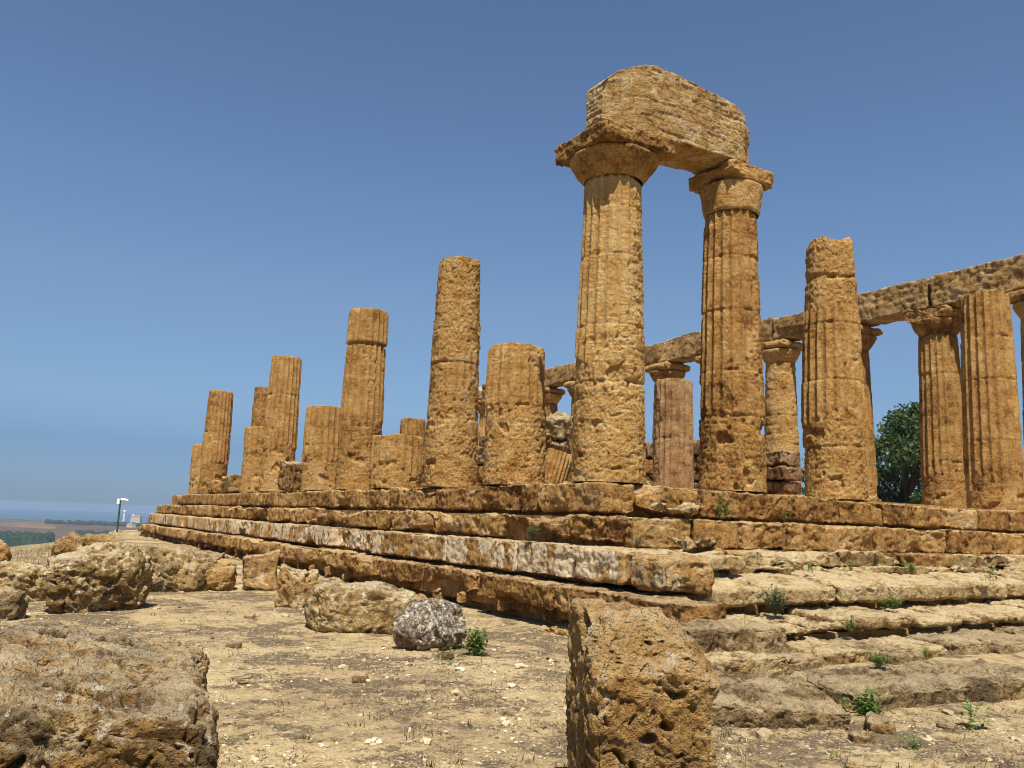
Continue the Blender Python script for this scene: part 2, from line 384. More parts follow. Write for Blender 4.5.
V = np.concatenate([[[0, 0, 0]]] + [np.stack([r_*np.sin(a), r_*np.cos(a), 0*a], 1) for r_ in np.linspace(3000, 24000, 22)])
V[:, 2] -= 110*(np.hypot(V[:, 0], V[:, 1])/24000)**2      # the earth's curve
Fs = grid_faces(96, 22, True) + 1
tag(obj('sea', to_mesh('sea', V[1:], Fs[:, ::-1]-1, t.m, False), loc=(0, 0, -60.5)), kind='structure')

# ------------------------------------------------------------------ stepped platform
WL = {}                                  # world position of the platform and its steps
def block(parent, lo, hi, mat, worn=.5, seed=None, name='step_block', rnd=.035, cut=0, pits=.05, res=None):
    lo, hi = np.array(lo, float), np.array(hi, float)
    c = (lo + hi)/2; d = hi - lo
    V, F = rock(d, res or lod(c, 1.35), rnd*.8 + .03*worn, .018 + .02*worn, .010 + .026*worn, .008, pits*worn, .04 + .16*worn, cuts=cut, seed=seed, bed=.012)
    return obj(name, to_mesh(name, V, F, mat), parent, tuple(c - WL[parent.name]))
def core(parent, name, x0, x1, y0, y1, z0, z1, mat):
    V, F = lattice((x1-x0, y1-y0, z1-z0), 60)
    c = np.array(((x0+x1)/2, (y0+y1)/2, (z0+z1)/2))
    o = obj(name, to_mesh(name, V, F, mat, False), parent, tuple(c - (WL[parent.name] if parent else 0)))
    WL[o.name] = c
    return o
rng = random.Random(7)
XE, YE = 16.2, 37.6                      # far faces of the top step
plat = core(None, 'temple_platform', -.40, XE-.4, -.40, YE-.4, -2.6, -.035, M_BLK)
tag(plat, 'long ochre stone stepped platform carrying the ruined colonnades', 'temple platform')
def course(step, axis, a0, a1, face, z0, z1, mats, depth=.75, worn=(.2, .9), lens=(.95, 1.7), out=-1):
    p = a0
    while p < a1 - .05:
        L = rng.uniform(*lens)
        if a1 - p - L < .5: L = a1 - p
        q = min(p + L, a1); g = rng.uniform(.004, .014)
        f = face + rng.uniform(-.03, .03)
        wr = rng.uniform(*worn); zt = z1 - rng.uniform(0, .03)*(1 + wr); m = rng.choice(mats)
        if rng.random() < .12: f += .10; wr = max(wr, .8)
        if axis == 'y': block(step, (f, p+g, z0), (face+depth, q-g, zt), m, wr)
        else: block(step, (p+g, f, z0), (q-g, face+depth, zt), m, wr)
        p = q
def step_mesh(x0, x1, y0, y1, z0, z1):
    return core(plat, 'stone_step', x0+.3, x1-.3, y0+.3, y1-.3, z0, z1-.05, M_BLK)
# top step
s1 = step_mesh(-.78, XE, -.78, YE, -.6, -.03)
course(s1, 'y', -.78, 34.6, -.78, -.55, -.02, [M_BLK, M_BLK, M_MOT], worn=(.35, 1.0), lens=(1.4, 2.8))
course(s1, 'x', -.02, XE, -.78, -.55, -.03, [M_BLK, M_BLK, M_BLK], worn=(.3, .9))
# second step
s2 = step_mesh(-1.15, XE+.4, -1.15, YE+.4, -1.1, -.56)
course(s2, 'y', -1.15, 37.6, -1.15, -1.04, -.555, [M_BLK, M_BLK, M_MOT], worn=(.4, 1.0), lens=(1.5, 3.0))
course(s2, 'x', -.38, XE+.4, -1.15, -1.10, -.56, [M_BLK], worn=(.2, .85))
# third step with remains of white stucco on its long side, running on towards the front stairs
s3 = step_mesh(-1.5, XE+.8, -1.5, YE+.8, -1.62, -1.03)
course(s3, 'y', -1.05, 38.0, -1.5, -1.575, -1.04, [M_STU], worn=(.02, .35), lens=(1.6, 3.0), depth=.8)
block(s3, (-1.52, -2.28, -1.58), (-.55, -1.06, -1.05), M_STU, .25, rnd=.09)
block(s3, (-1.50, -3.12, -1.60), (-.55, -2.30, -1.10), M_MOT, .5, rnd=.12)
block(s3, (-.72, -1.9, -1.35), (.9, -1.2, -1.06), M_PALE, .3); block(s3, (.0, -2.3, -1.36), (.9, -1.75, -1.12), M_PALE, .35)
course(s3, 'x', .92, XE+.8, -1.55, -1.36, -1.03, [M_BLK, M_PALE], worn=(.2, .6), lens=(.9, 2.3), depth=.6)
course(s3, 'x', -.5, XE+.8, -2.02, -1.50, -1.275, [M_PALE], worn=(.3, .8), lens=(1.0, 2.2), depth=.6)
# lower front stairs
s4 = step_mesh(-1.9, XE+1.6, -3.0, YE+1.2, -2.15, -1.6)
def sloped(step, x0, x1, y0, y1, z0, z1, drop, mat, wr, rnd=.10):
    """worn tread slab dipping towards the front"""
    d = np.array([x1-x0, y1-y0, z1-z0]); c = np.array([(x0+x1)/2, (y0+y1)/2, (z0+z1)/2])
    def df(P, h):
        P = P.copy(); P[:, 2] -= drop*np.clip((h[1]-P[:, 1])/(2*h[1]), 0, 1)*np.clip((P[:, 2]+h[2])/(2*h[2]), 0, 1); return P
    V, F = rock(d, lod((x0+.3, y0, z1), 1.3), rnd*.8, .018, .020*wr+.004, .009, .025*wr, .05 + .08*wr, deform=df)
    obj('step_block', to_mesh('step_block', V, F, mat), step, tuple(c - WL[step.name]))
p = -.62
while p < XE+1:
    L = rng.uniform(.9, 1.7)
    sloped(s4, p+.024, p+L-.024, -3.0+rng.uniform(-.10, .07), -1.7, -1.81, -1.33+rng.uniform(-.045, .03), .17, M_PALE, rng.uniform(.3, .9), .13)
    p += L
course(s4, 'y', -3.9, 38.4, -1.9, -2.02, -1.585, [M_BLK, M_MOT], worn=(.2, .75), lens=(1.6, 3.0), depth=.75)
p = -1.15
while p < XE+1:
    L = rng.uniform(.8, 1.7)
    sloped(s4, p+.024, p+L-.024, -4.0+rng.uniform(-.12, .08), -2.7, -2.075, -1.845+rng.uniform(-.05, .02), .05, M_PALE, rng.uniform(.3, .8), .12)
    p += L
s5 = core(plat, 'stone_step', -1.40, XE+1.6, -3.7, 39, -2.6, -2.10, M_BLK)
# setback under the lowest long step, held by small piers, and the foundation ledge
p = -3.3
while p < 38:
    block(s5, (-1.86, p, -2.24), (-1.5, p+.09, -2.0), M_BLK, .2, name='support_pier', rnd=.02); p += rng.uniform(.8, 1.5)
course(s5, 'y', -4.3, 38.6, -2.02, -2.55, -2.20, [M_BLK], worn=(.5, 1.0), lens=(1.3, 2.4), depth=.6)
s6 = core(plat, 'stone_step', -.9, XE+2, -4.5, -3.6, -2.7, -2.28, M_SLAB)
p = -1.55
while p < XE+1:
    L = rng.uniform(.8, 1.6)
    sloped(s6, p+.024, p+L-.024, -4.85+rng.uniform(-.2, .14), -3.8, -2.5, -2.10+rng.uniform(-.05, .01), .04, rng.choice([M_PALE, M_PALE, M_SLAB]), rng.uniform(.35, .9), .09)
    p += L

# ------------------------------------------------------------------ columns
def shaft_geo(h, seed, r0=.685, r1=.545, full=5.56, nth=240, res=.022, flute=.070, fl=.1, zb=1.3, joints=(), rough=1.0, top=.05, topdrum=None, bare=None, cavs=1.0, facing=None):
    rg = np.random.default_rng(seed)
    nth = int(nth*Q)//20*20; nz = max(12, int(h/res*Q))
    th = np.linspace(0, 2*np.pi, nth, endpoint=False); zz = np.linspace(0, h, nz)
    T, Z = np.meshgrid(th, zz); T = T.ravel(); Z = Z.ravel()
    k = Z/full
    rad = r0 + (r1 - r0)*k + .012*np.sin(np.pi*np.clip(k, 0, 1))
    off = rg.uniform(-60, 60, 3)
    S = np.stack([rad*np.cos(T), rad*np.sin(T), Z], 1) + off
    u = (T/(2*np.pi)*20 + .5) % 1
    prof = (1 - (2*u - 1)**2)
    bias = fl - 1.2*sstep(zb + .5, zb - .3, Z + .8*pn(S*1.2, seed+20))
    if bare is not None:                    # drums whose flutes are weathered off
        for a, b in bare: bias = bias - 1.1*sstep(a-.05, a+.05, Z)*sstep(b+.05, b-.05, Z)
    if facing is not None:                  # flutes kept on one side more than the other
        bias = bias + .75*np.cos(T - facing) - .25
    M = sstep(-.03, .03, bias + .55*fbm(S*.9, 3, seed) + .25*pn(S*4, seed+31))
    r = rad - flute*prof*M*(.85 + .3*pn(S*2, seed+7)) - (1 - M)*(flute*.62)
    Sw0 = S + .08*np.stack([pn(S*3, seed+44), pn(S*3, seed+45), pn(S*3, seed+46)], 1)
    ro = (1 - .72*M)*rough
    r += ro*(.007*fbm(S*2.2, 3, seed+1) - .014*sstep(.05, .12, pn(Sw0*np.array([3., 3., 4.5]), seed+2) + .35*pn(Sw0*11, seed+25)) - .009*sstep(.08, .16, pn(Sw0*np.array([8., 8., 12.]), seed+26) + .4*pn(Sw0*24, seed+27)) + .012*fbm(S*15, 4, seed+3, .78))
    r += .007*fbm(S*15, 4, seed+9, .7)
    r -= .014*np.maximum(0, pn(S*np.array([2.6, 2.6, 19.]), seed+4) + .4*pn(S*np.array([6, 6, 40.]), seed+24))*(.45 + ro)
    Sw = S + .12*np.stack([pn(S*4, seed+41), pn(S*4, seed+42), pn(S*4, seed+43)], 1)
    c = pn(Sw*np.array([1.4, 1.4, 2.6]), seed+5) + .4*pn(Sw*5, seed+6)
    r -= .55*cavs*(.085*sstep(.34, .46, c)*sstep(zb+.9, zb-.4, Z)*1.3 + .02*sstep(.5, .60, c))
    pit = pn(Sw*9, seed+12) + .5*pn(Sw*22, seed+13); r -= .008*sstep(.42, .7, pit)*(.4 + .6*ro)
    for j in joints:
        wob = .012*pn(np.stack([np.cos(T)*2, np.sin(T)*2, 0*T + j], 1), seed+8)
        dz = Z - j - wob
        r -= .030*np.exp(-(dz/.014)**2)*(.6 + .8*np.clip(pn(S*3, seed+15)+.3, 0, 1)) + .05*np.exp(-(dz/.05)**2)*sstep(.12, .4, pn(S*3.1, seed+14))
    js = [0] + list(joints) + [99]; dx = np.zeros_like(Z); dy = np.zeros_like(Z)
    for a, b in zip(js[:-1], js[1:]):
        m = (Z >= a) & (Z < b); dx[m] = rg.uniform(-.014, .014); dy[m] = rg.uniform(-.014, .014); r[m] += rg.uniform(-.010, .008)
    if topdrum:
        m = Z > topdrum[0]; r[m] += topdrum[1]; r -= .05*np.exp(-((Z - topdrum[0])/.04)**2)
    e = 1 - sstep(0, .10, h - Z); r -= e*.05*(.4 + np.clip(pn(S*3.3, seed+16), -.3, 1))
    zt = Z + top*sstep(.7*h, h, Z)*(fbm(np.stack([np.cos(T)*1.3, np.sin(T)*1.3, 0*T+seed], 1), 3, seed+10))
    V = np.stack([r*np.cos(T) + dx, r*np.sin(T) + dy, zt], 1)
    F = grid_faces(nth, nz, True)
    # broken top: shrinking rings
    last = V[-nth:]; ctr = last.mean(0); rings = [V]; Fr = [F]; base = (nz-1)*nth; n0 = len(V)
    for q_, f in enumerate((.93, .78, .55, .3, .06)):
        ring = ctr + (last - ctr)*f
        ring[:, 2] = last[:, 2]*f + ctr[2]*(1-f) + top*.45*fbm(ring*2.4 + off, 3, seed+11) + .012
        rings.append(ring); b2 = n0 + q_*nth
        i = np.arange(nth); j = (i+1) % nth
        Fr.append(np.stack([base+i, base+j, b2+j, b2+i], 1)); base = b2
    return np.concatenate(rings), np.concatenate(Fr)
def lathe(prof, n, seed, amp=.02, chip=.05):
    prof = np.array(prof); t_ = np.concatenate([[0], np.cumsum(np.hypot(*np.diff(prof, axis=0).T))])
    m = max(16, int(t_[-1]/.03*Q)); tt = np.linspace(0, t_[-1], m)
    pr = np.interp(tt, t_, prof[:, 0]); pz = np.interp(tt, t_, prof[:, 1])
    th = np.linspace(0, 2*np.pi, n, endpoint=False); T, I = np.meshgrid(th, np.arange(m)); T = T.ravel(); I = I.ravel()
    r, z = pr[I], pz[I]; S = np.stack([r*np.cos(T), r*np.sin(T), z], 1) + seed*3.7
    r = r + amp*fbm(S*2.2, 4, seed) - chip*sstep(.05, .45, pn(S*2.0, seed+1))*sstep(.6, .9, r) - amp*.8*sstep(.3, .6, pn(S*8, seed+2)); r = np.maximum(r, .01)
    return np.stack([r*np.cos(T), r*np.sin(T), z + .3*amp*fbm(S*4, 2, seed+3)], 1), grid_faces(n, m, True)
def column(loc, h, seed, label, group, cap=False, mat=None, absize=1.55, abrot=0, abround=.16, abworn=.6, rot=0, lean=(0, 0), caph=(.42, .37), **kw):
    root = empty('temple_column', loc, (lean[0], lean[1], 0)); tag(root, label, 'column', group)
    mat = mat or (M_COL, M_COL3, M_COL2, M_COL)[seed % 4]
    d = float(np.linalg.norm(np.array(loc) - CAM)); res = max(.016, d/836*1.1)
    kw.setdefault('nth', 300 if d < 22 else (240 if d < 34 else 160)); kw.setdefault('res', res)
    hs = h - sum(caph) if cap else h
    if cap: kw['top'] = .0
    V, F = shaft_geo(hs, seed, **kw)
    obj('shaft', to_mesh('shaft', V, F, mat), root, (0, 0, 0), (0, 0, rot))
    if cap:
        rt_ = kw.get('r1', .56)
        e = caph[0]; rb = absize*.50
        V, F = lathe([(rt_-.03, -.04), (rt_, 0)] + [(rt_ + (rb-rt_)*a_, e*b_) for a_, b_ in ((.22, .16), (.58, .42), (.88, .72), (1., .88), (.98, .99))] + [(rb-.3, e), (.02, e)], 160 if d < 22 else 72, seed+50, .035, .05 if d < 22 else .09)
        obj('echinus', to_mesh('echinus', V, F, mat), root, (0, 0, hs))
        V, F = rock((absize, absize, caph[1]), max(.02, res), abround, .02+.02*abworn, .03*abworn, .01, .02*abworn, .05+.14*abworn, cuts=int(abworn > .5), bed=.01, seed=seed+900)
        obj('abacus', to_mesh('abacus', V, F, mat), root, (0, 0, hs + e + caph[1]/2 - .01), (0, 0, abrot))
    return root
GS = 'columns of the long left side row'; GE = 'columns of the front row'; GN = 'columns of the far row under the beams'
FA = R(200)
column((0, 0, -.02), 6.30, 11, 'tallest column, at the platform corner, carrying the left end of the high beam', GE, True, fl=.12, zb=2.0, joints=(1.72, 2.72, 4.0, 4.9), facing=R(185), absize=1.64, abworn=.45, abround=.08, cavs=1.2)
column((3.08, .02, -.02), 6.50, 23, 'column with bitten lower shaft carrying the right end of the high beam', GE, True, fl=.1, zb=1.35, joints=(1.42, 2.3, 3.5, 4.6), facing=R(190), absize=1.26, abworn=.5, abround=.08, cavs=1.6, caph=(.56, .36))
column((6.12, 0, -.04), 5.62, 35, 'broken column without capital, rough unfluted drum on top, between high beam and tree', GE, fl=.22, zb=1.3, joints=(1.1, 2.5, 3.75, 4.75), topdrum=(4.78, -.03), bare=[(4.1, 6)], r1=.57, cavs=1.2, top=.12)
column((12.36, 0, -.06), 5.56, 47, 'well fluted column with rounded broken top, rightmost in the front row', GE, fl=.75, zb=.55, joints=(1.75, 3.3, 4.4), top=.10, r1=.57, rough=.8)
column((0, 3.09, -.02), 2.87, 59, 'thick waist-high column stump, smooth flat top, just left of the tallest column', GS, fl=.15, zb=1.2, joints=(1.6,), facing=R(200), top=.03, r0=.70)
column((0, 5.92, -.02), 5.46, 61, 'tall weathered shaft with pitted upper part, left of the thick stump', GS, fl=-.2, zb=1.5, joints=(1.55, 2.9, 3.7), top=.07, r1=.55, rough=1.1)
column((0, 9.02, -.02), 1.38, 73, 'lowest broad column stump, standing right of the shaft with a loose top drum', GS, fl=.2, zb=.3, joints=(), top=.05, r0=.74)
column((0, 11.63, -.02), 5.32, 85, 'tall shaft with a separate drum set on its broken top', GS, fl=.3, zb=1.5, joints=(1.8, 4.25), topdrum=(4.27, .03), top=.04, r1=.55)
column((0, 14.83, 0), 2.70, 97, 'half-height fluted stump beside the shaft with the separate top drum', GS, fl=.5, zb=1.0, joints=(1.45,), top=.03)
column((0, 19.69, 0), 5.08, 109, 'tall slanting-looking shaft with cracked lower drum behind the block on the platform edge', GS, fl=.3, zb=1.4, joints=(1.5, 3.6), top=.04)
column((0, 22.43, 0), 2.60, 121, 'short stump tucked behind the left side of a tall cracked shaft', GS, fl=.2, zb=1.2, joints=(1.3,), top=.05)
column((0, 30.1, .03), 4.90, 133, 'tall far shaft, last tall one before the left end of the platform', GS, fl=.2, zb=1.2, joints=(2.9,), top=.04)
column((.05, 32.6, .03), 2.44, 145, 'leftmost and farthest short stump at the platform end', GS, fl=.0, zb=.8, top=.05, r0=.66)
NL = {0: 'corner column of the far row, half cut by the right picture edge',
      1: 'fluted column with wide worn capital, right of the dark tree',
      2: 'far row column largely hidden behind the broken front column, capital edge showing',
      3: 'far row column with ring bands on its upper shaft, above the red rubble',
      4: 'far row column hidden behind the right column of the high beam',
      5: 'far row column whose pale wide capital shows over the reddish stump',
      6: 'far row column hidden behind the tallest corner column, right of its middle',
      7: 'far row column hidden behind the tallest corner column, at its left edge',
      8: 'far row column with capital visible between thick stump and tallest column',
      9: 'far row column hidden behind the thick stump',
      10: 'far row column glimpsed between the pitted tall shaft and the thick stump',
      11: 'far row column hidden behind the pitted tall shaft',
      12: 'last far row column at the far end of the beams'}
for k in range(13):
    kw = dict(fl=.6 if k < 3 else .2, zb=.9, joints=(1.5, 2.9, 4.2), cavs=.9)
    if k == 3: kw.update(joints=(1.9, 2.4, 2.75, 3.1, 3.45, 4.4), fl=-.6, flute=.03)
    column((15.29, 3.055*k, -.05), 6.24, 300+13*k, NL[k], GN, True, absize=1.45 + .1*((k*7) % 3)/2, abround=.2, abworn=.7, abrot=.05*((k*5) % 4-1.5), r1=.54, **kw)
column((3.85, 36.66, 0), 6.30, 501, 'slim far shaft with pale top peeking out left of the slanting-looking tall shaft', 'columns of the far end', r1=.60, fl=-.2, top=.02)
column((6.5, 22, 0), 3.52, 513, 'slim far stump seen above the lowest broad stump', 'stumps inside the temple', fl=.4, zb=.3, joints=(), r0=.60, r1=.5, top=.03)
column((8.9, 8.0, -.05), 3.86, 525, 'dark reddish stump inside the temple between the two beam-carrying columns', 'stumps inside the temple', mat=M_COLR, fl=.35, zb=.2, joints=(2.0,), r0=.66, r1=.56, top=.04, facing=R(280), cavs=1.6)

# ------------------------------------------------------------------ beams (architraves)
def hi_beam(P, h):
    P = P.copy(); x = (P[:, 0] + h[0])/(2*h[0])
    topz = np.interp(x, [0, .08, .25, .42, .60, .80, .90, 1.0], [-.34, -.08, .06, .07, .0, -.02, -.16, -.50])
    botz = np.interp(x, [0, .25, .30, .8, 1.0], [.04, .02, .02, .10, .16])
    up_ = np.clip(P[:, 2]/h[2]*.5 + .5, 0, 1)
    P[:, 2] += topz*up_ + botz*(1-up_)
    P[:, 1] += .62*sstep(.20, -.02, x)*np.clip(-P[:, 1]/h[1], 0, 1) - .12*sstep(.9, 1.0, x)*np.clip(P[:, 1]/h[1], -1, 1)     # worn round at the ends
    return P
V, F = rock((3.55, 1.0, 1.38), .014/Q, .04, .02, .008, .006, .0, .07, bed=.02, deform=hi_beam, seed=77)
b = obj('high_beam', to_mesh('high_beam', V, F, M_ARCH), None, (1.46, 0, 7.06)); tag(b, 'massive high stone beam bridging the tallest corner column and its neighbour', 'stone beam')
for k in range(12):
    d = (1.0 + .12*math.sin(k*2.3), 3.055 - .02, .95 + .10*math.sin(k*1.7+.9))
    c = (15.29 + .05*math.sin(k*3.1), 3.055*(k+.5), 6.19 + d[2]/2)
    V, F = rock(d, max(.022, lod(c, 1.3)), .05, .025, .022, .010, .02, .14, bed=.02, cuts=(k % 3 == 1)*1)
    o = obj('row_beam', to_mesh('row_beam', V, F, M_ARCH), None, c, (0, R(.6*math.sin(k*4.)), 0))
    LB = ['beam at the right picture edge, running off from the worn capital right of the tree',
          'beam resting left of the worn capital, passing behind the broken front column',
          'beam just left of the broken front column, over the capital with ring bands right half',
          'beam left of the ring-banded column, partly behind the right high-beam column',
          'beam ending on the pale wide capital above the reddish stump, between the two beam-carrying columns',
          'beam left of the pale wide capital, running behind the tallest column',
          'beam wholly behind the tallest corner column', 
          'beam end emerging left of the tallest corner column',
          'beam between thick stump top and its right neighbour capital, farther half',
          'beam piece in the gap between pitted tall shaft and thick stump',
          'beam behind the pitted tall shaft', 'last beam at the far end of the row']
    tag(o, LB[k], 'stone beam', 'beams on the far column row')

# ------------------------------------------------------------------ inner walls and rubble
def rwall(name, label, x0, y0, x1, y1, hts, thick, mats, seed, tops=None):
    rg = random.Random(seed); root = empty(name, (x0, y0, -.04)); tag(root, label, 'ruined wall', 'ruined inner walls')
    L = math.hypot(x1-x0, y1-y0); a = math.atan2(y1-y0, x1-x0); z = 0; row = 0
    while z < max(hts):
        bh = rg.uniform(.38, .55); p = rg.uniform(-.4, 0) if row else 0
        while p < L - .3:
            bl = rg.uniform(.6, 1.3); q = p + bl; mid_ = min(max((p+q)/2/L, 0), 1)
            ht = np.interp(mid_, np.linspace(0, 1, len(hts)), hts)
            if z + bh*.5 < ht:
                c = (x0 + math.cos(a)*(p+q)/2, y0 + math.sin(a)*(p+q)/2, z + bh/2)
                V, F = rock((bl*.98, thick*rg.uniform(.85, 1.1), bh*.99), lod(c, 1.7), .06, .04, .04, .012, .06, .15, cuts=rg.choice((0, 0, 1)))
                obj('wall_block', to_mesh('wall_block', V, F, rg.choice(mats)), root, (math.cos(a)*(p+q)/2, math.sin(a)*(p+q)/2, z + bh/2), (0, 0, a + rg.uniform(-.05, .05)))
            p = q
        z += bh; row += 1
rwall('ruined_wall', 'low ruined inner wall of mixed rubble along the left side columns', 3.6, 7.5, 3.6, 29, (1.9, 1.5, 1.3, 1.5, 1.2, 1.3, .9), .9, [M_BLK, M_SLAB, M_MOT], 3)
rwall('ruined_wall', 'dark red burnt inner wall behind the gap right of the high-beam columns', 11.7, 6.0, 11.7, 26, (1.9, 2.1, 2.0, 1.7, 1.5, 1.4), .95, [M_BURN], 4)
rwall('ruined_wall', 'cross wall of pale and red blocks behind the tallest columns', 4.2, 10.5, 11.2, 10.5, (1.7, 1.5, 1.4, 1.8, 2.1), .9, [M_BLK, M_BURN, M_BLK], 5)
def stone_thing(name, label, cat, loc, dims, mat, rot=(0, 0, 0), group=None, res=None, **kw):
    V, F = rock(dims, res or lod(loc, 1.3), **kw)
    o = obj(name, to_mesh(name, V, F, mat), None, loc, rot); return tag(o, label, cat, group)
GB = 'fallen blocks lying on the platform'
BK = dict(rnd=.12, lo=.06, mid=.05, fine=.012, pits=.06, chip=.2)
stone_thing('fallen_block', 'dark flat slab lying between the tallest column and its right neighbour', 'stone block', (1.55, 1.6, .12), (1.9, .9, .26), M_SLAB, (0, R(3), R(20)), GB, **BK)
stone_thing('fallen_block', 'low thin block on the platform edge in front of the tree', 'stone block', (8.55, 1.1, .08), (1.15, .6, .34), M_BLK, (0, 0, R(6)), GB, **BK)
stone_thing('fallen_block', 'upright curved-edge block on the platform edge left of the half-height stump', 'stone block', (-.25, 16.9, .47), (.7, 1.5, 1.1), M_ARCH, (R(4), 0, R(4)), GB, **BK)
stone_thing('fallen_block', 'pale lump between the two far tall shafts at the platform edge', 'stone block', (-.15, 25.5, .33), (.8, 1.6, .8), M_ARCH, (R(-3), 0, 0), GB, **BK)
stone_thing('fallen_block', 'small dark lump at the foot of the last far tall shaft', 'stone block', (-.25, 27.9, .25), (.7, 1.0, .6), M_BLK, (0, R(8), 0), GB, **BK)
stone_thing('fallen_block', 'block stacked topmost in the rubble just left of the tallest column', 'stone block', (3.25, 6.1, 1.75), (1.1, .8, .6), M_SLAB, (R(6), R(-14), R(30)), GB, **BK)
stone_thing('fallen_block', 'slanted grey block in the middle of the rubble left of the tallest column', 'stone block', (3.25, 6.0, .85), (.6, .45, 1.1), M_SLAB, (R(4), R(-28), R(25)), GB, **BK)
stone_thing('fallen_block', 'pale flat slab at the foot of the rubble left of the tallest column', 'stone block', (2.75, 5.0, .12), (1.1, .8, .3), M_SLAB, (0, 0, R(35)), GB, **BK)
stone_thing('fallen_block', 'squat pale block propped under the topmost rubble block beside the thick stump', 'stone block', (2.95, 6.3, 1.20), (.7, .7, .8), M_BLK, (0, R(8), R(15)), GB, **BK)
V, F = shaft_geo(.95, 640, r0=.34, r1=.33, full=1.5, nth=160, res=.03, fl=.9, zb=-1, top=.05)
tag(obj('fallen_drum', to_mesh('fallen_drum', V, F, M_COL), None, (2.60, 5.55, .05), (R(6), R(14), 0)), 'leaning fluted drum fragment in the rubble right of the thick stump', 'column drum')
stone_thing('fallen_block', 'small dark block perched on the far beam beside the thick stump top', 'stone block', (15.2, 26.3, 7.45), (.5, .6, .75), M_BLK, (0, 0, 0), GB, **BK)
stone_thing('loose_slab', 'pale slab leaning low on the top step under the dark flat slab', 'stone slab', (.62, -.98, -.42), (.85, .42, .26), M_PALE, (R(8), 0, R(-2)), None, **BK)
stone_thing('loose_slab', 'pale slab lying at the foot of the second step, nearer the camera', 'stone slab', (.62, -1.50, -.93), (.95, .42, .24), M_PALE, (0, R(3), R(3)), None, **BK)

for o in list(COL.objects):
    if o.get('category'): o['kind'] = 'thing'

# ------------------------------------------------------------------ boulders and slabs on the ground
def bould(label, loc, dims, mat, rot=(0, 0, 0), name='boulder', group=None, res=None, deform=None, **kw):
    a = dict(rnd=min(dims)*.42, lo=.09, mid=.032, fine=.009, pits=.05, chip=.16, cuts=7, lof=1.2); a.update(kw)
    return stone_thing(name, label, 'boulder' if name == 'boulder' else 'stone block', loc, dims, mat, rot, group, res, deform=deform, **a)
def fore(P, h):
    P = P.copy(); P[:, 2] -= .10*sstep(.2, 1.0, P[:, 0]/h[0])*(P[:, 2] > 0); return P
bould('huge pitted flat-topped boulder filling the lower left corner', (-9.28, -5.75, -2.05), (2.9, 2.55, 1.05), M_ROCK, (0, R(2), R(-12)), rnd=.16, lo=.06, mid=.030, fine=.008, pits=.11, chip=.14, cuts=0, seed=701, deform=fore, res=.0095/Q)
def upr(P, h):
    P = P.copy(); k = P[:, 2]/h[2]; P[:, 0] *= 1.0 + .03*np.sin(k*3); P[:, 2] -= .20*sstep(.25, 1.05, P[:, 0]/h[0])*np.clip(k, 0, 1); return P
bould('upright orange block with dark holes in front of the stairs', (-5.80, -7.63, -1.80), (.74, .66, 1.24), M_UPR, (0, R(-1), R(-24)), 'standing_block', rnd=.07, lo=.04, mid=.018, fine=.008, pits=.085, chip=.12, cuts=1, seed=716, deform=upr, res=.0075/Q)
bould('jagged overhanging boulder left of the path with shadowed cracks', (-7.55, 3.2, -1.90), (1.65, 1.25, 1.2), M_YEL, (R(5), R(-12), R(20)), seed=722, mid=.06, pits=.10, lo=.15, cuts=9)
bould('long lichen-grey boulder heap behind the jagged boulder', (-5.75, 6.9, -1.98), (2.0, 1.6, .95), M_ROCK, (0, R(6), R(15)), seed=731, mid=.045, lo=.14, pits=.05, cuts=7)
bould('brown block at the right end of the boulder heap', (-4.93, 6.5, -2.06), (.75, .8, .72), M_BLK, (0, R(-5), R(10)), seed=735, cuts=2)
bould('orange flat-topped block showing above the jagged boulder', (-7.31, 6.93, -1.74), (1.3, 1.0, 1.0), M_UPR, (0, R(3), R(10)), seed=737, cuts=3, mid=.04)
bould('rounded speckled grey boulder with a green plant at its foot', (-4.25, -1.84, -2.06), (1.02, .85, .70), M_GREY, (0, R(2), R(25)), seed=741, lo=.07, mid=.022, fine=.012, pits=.02, rnd=.345, cuts=3, chip=.08)
bould('pale yellow low boulder behind the grey boulder', (-4.43, -.11, -2.05), (1.6, 1.05, .80), M_YEL, (0, R(3), R(-20)), seed=752, lo=.10, mid=.028, cuts=6, pits=.03)
bould('brown upright stone half hidden by the pale yellow boulder', (-4.50, 2.75, -1.98), (.62, .6, .86), M_ARCH, (R(-6), R(6), R(20)), name='standing_block', seed=763, cuts=3, rnd=.16)
bould('small square brown block standing alone before the steps', (-4.12, 6.2, -1.97), (.72, .45, .80), M_ARCH, (R(-12), R(-3), R(-8)), name='standing_block', seed=774, cuts=1, rnd=.09, chip=.1)
bould('pale cracked rock at the left with dry grass below it', (-8.42, 4.9, -2.03), (1.25, 1.0, .68), M_YEL, (0, R(10), R(10)), seed=785, mid=.04)
bould('dark rock cut by the left picture edge', (-9.15, 6.2, -1.9), (1.2, 1.1, 1.1), M_BLK, (0, 0, R(30)), seed=796)
bould('low grey rock by the left picture edge in front of the pale cracked rock', (-8.95, 2.1, -2.12), (1.0, .7, .55), M_SLAB, (0, R(4), R(5)), seed=807)
bould('small stone beside the pale cracked rock', (-8.95, 3.6, -2.15), (.7, .6, .6), M_ROCK, (0, 0, R(50)), seed=809)
SL = dict(name='loose_slab', lo=.05, mid=.035, pits=.05, chip=.16, rnd=.09, cuts=1)
def slab(label, loc, dims, mat, rot=(0, 0, 0), seed=1, **kw):
    a = dict(rnd=.06, lo=.02, mid=.022, fine=.010, pits=.03, chip=.11, cuts=0, seed=seed); a.update(kw)
    stone_thing('loose_slab', label, 'stone slab', loc, dims, mat, rot, None, **a)
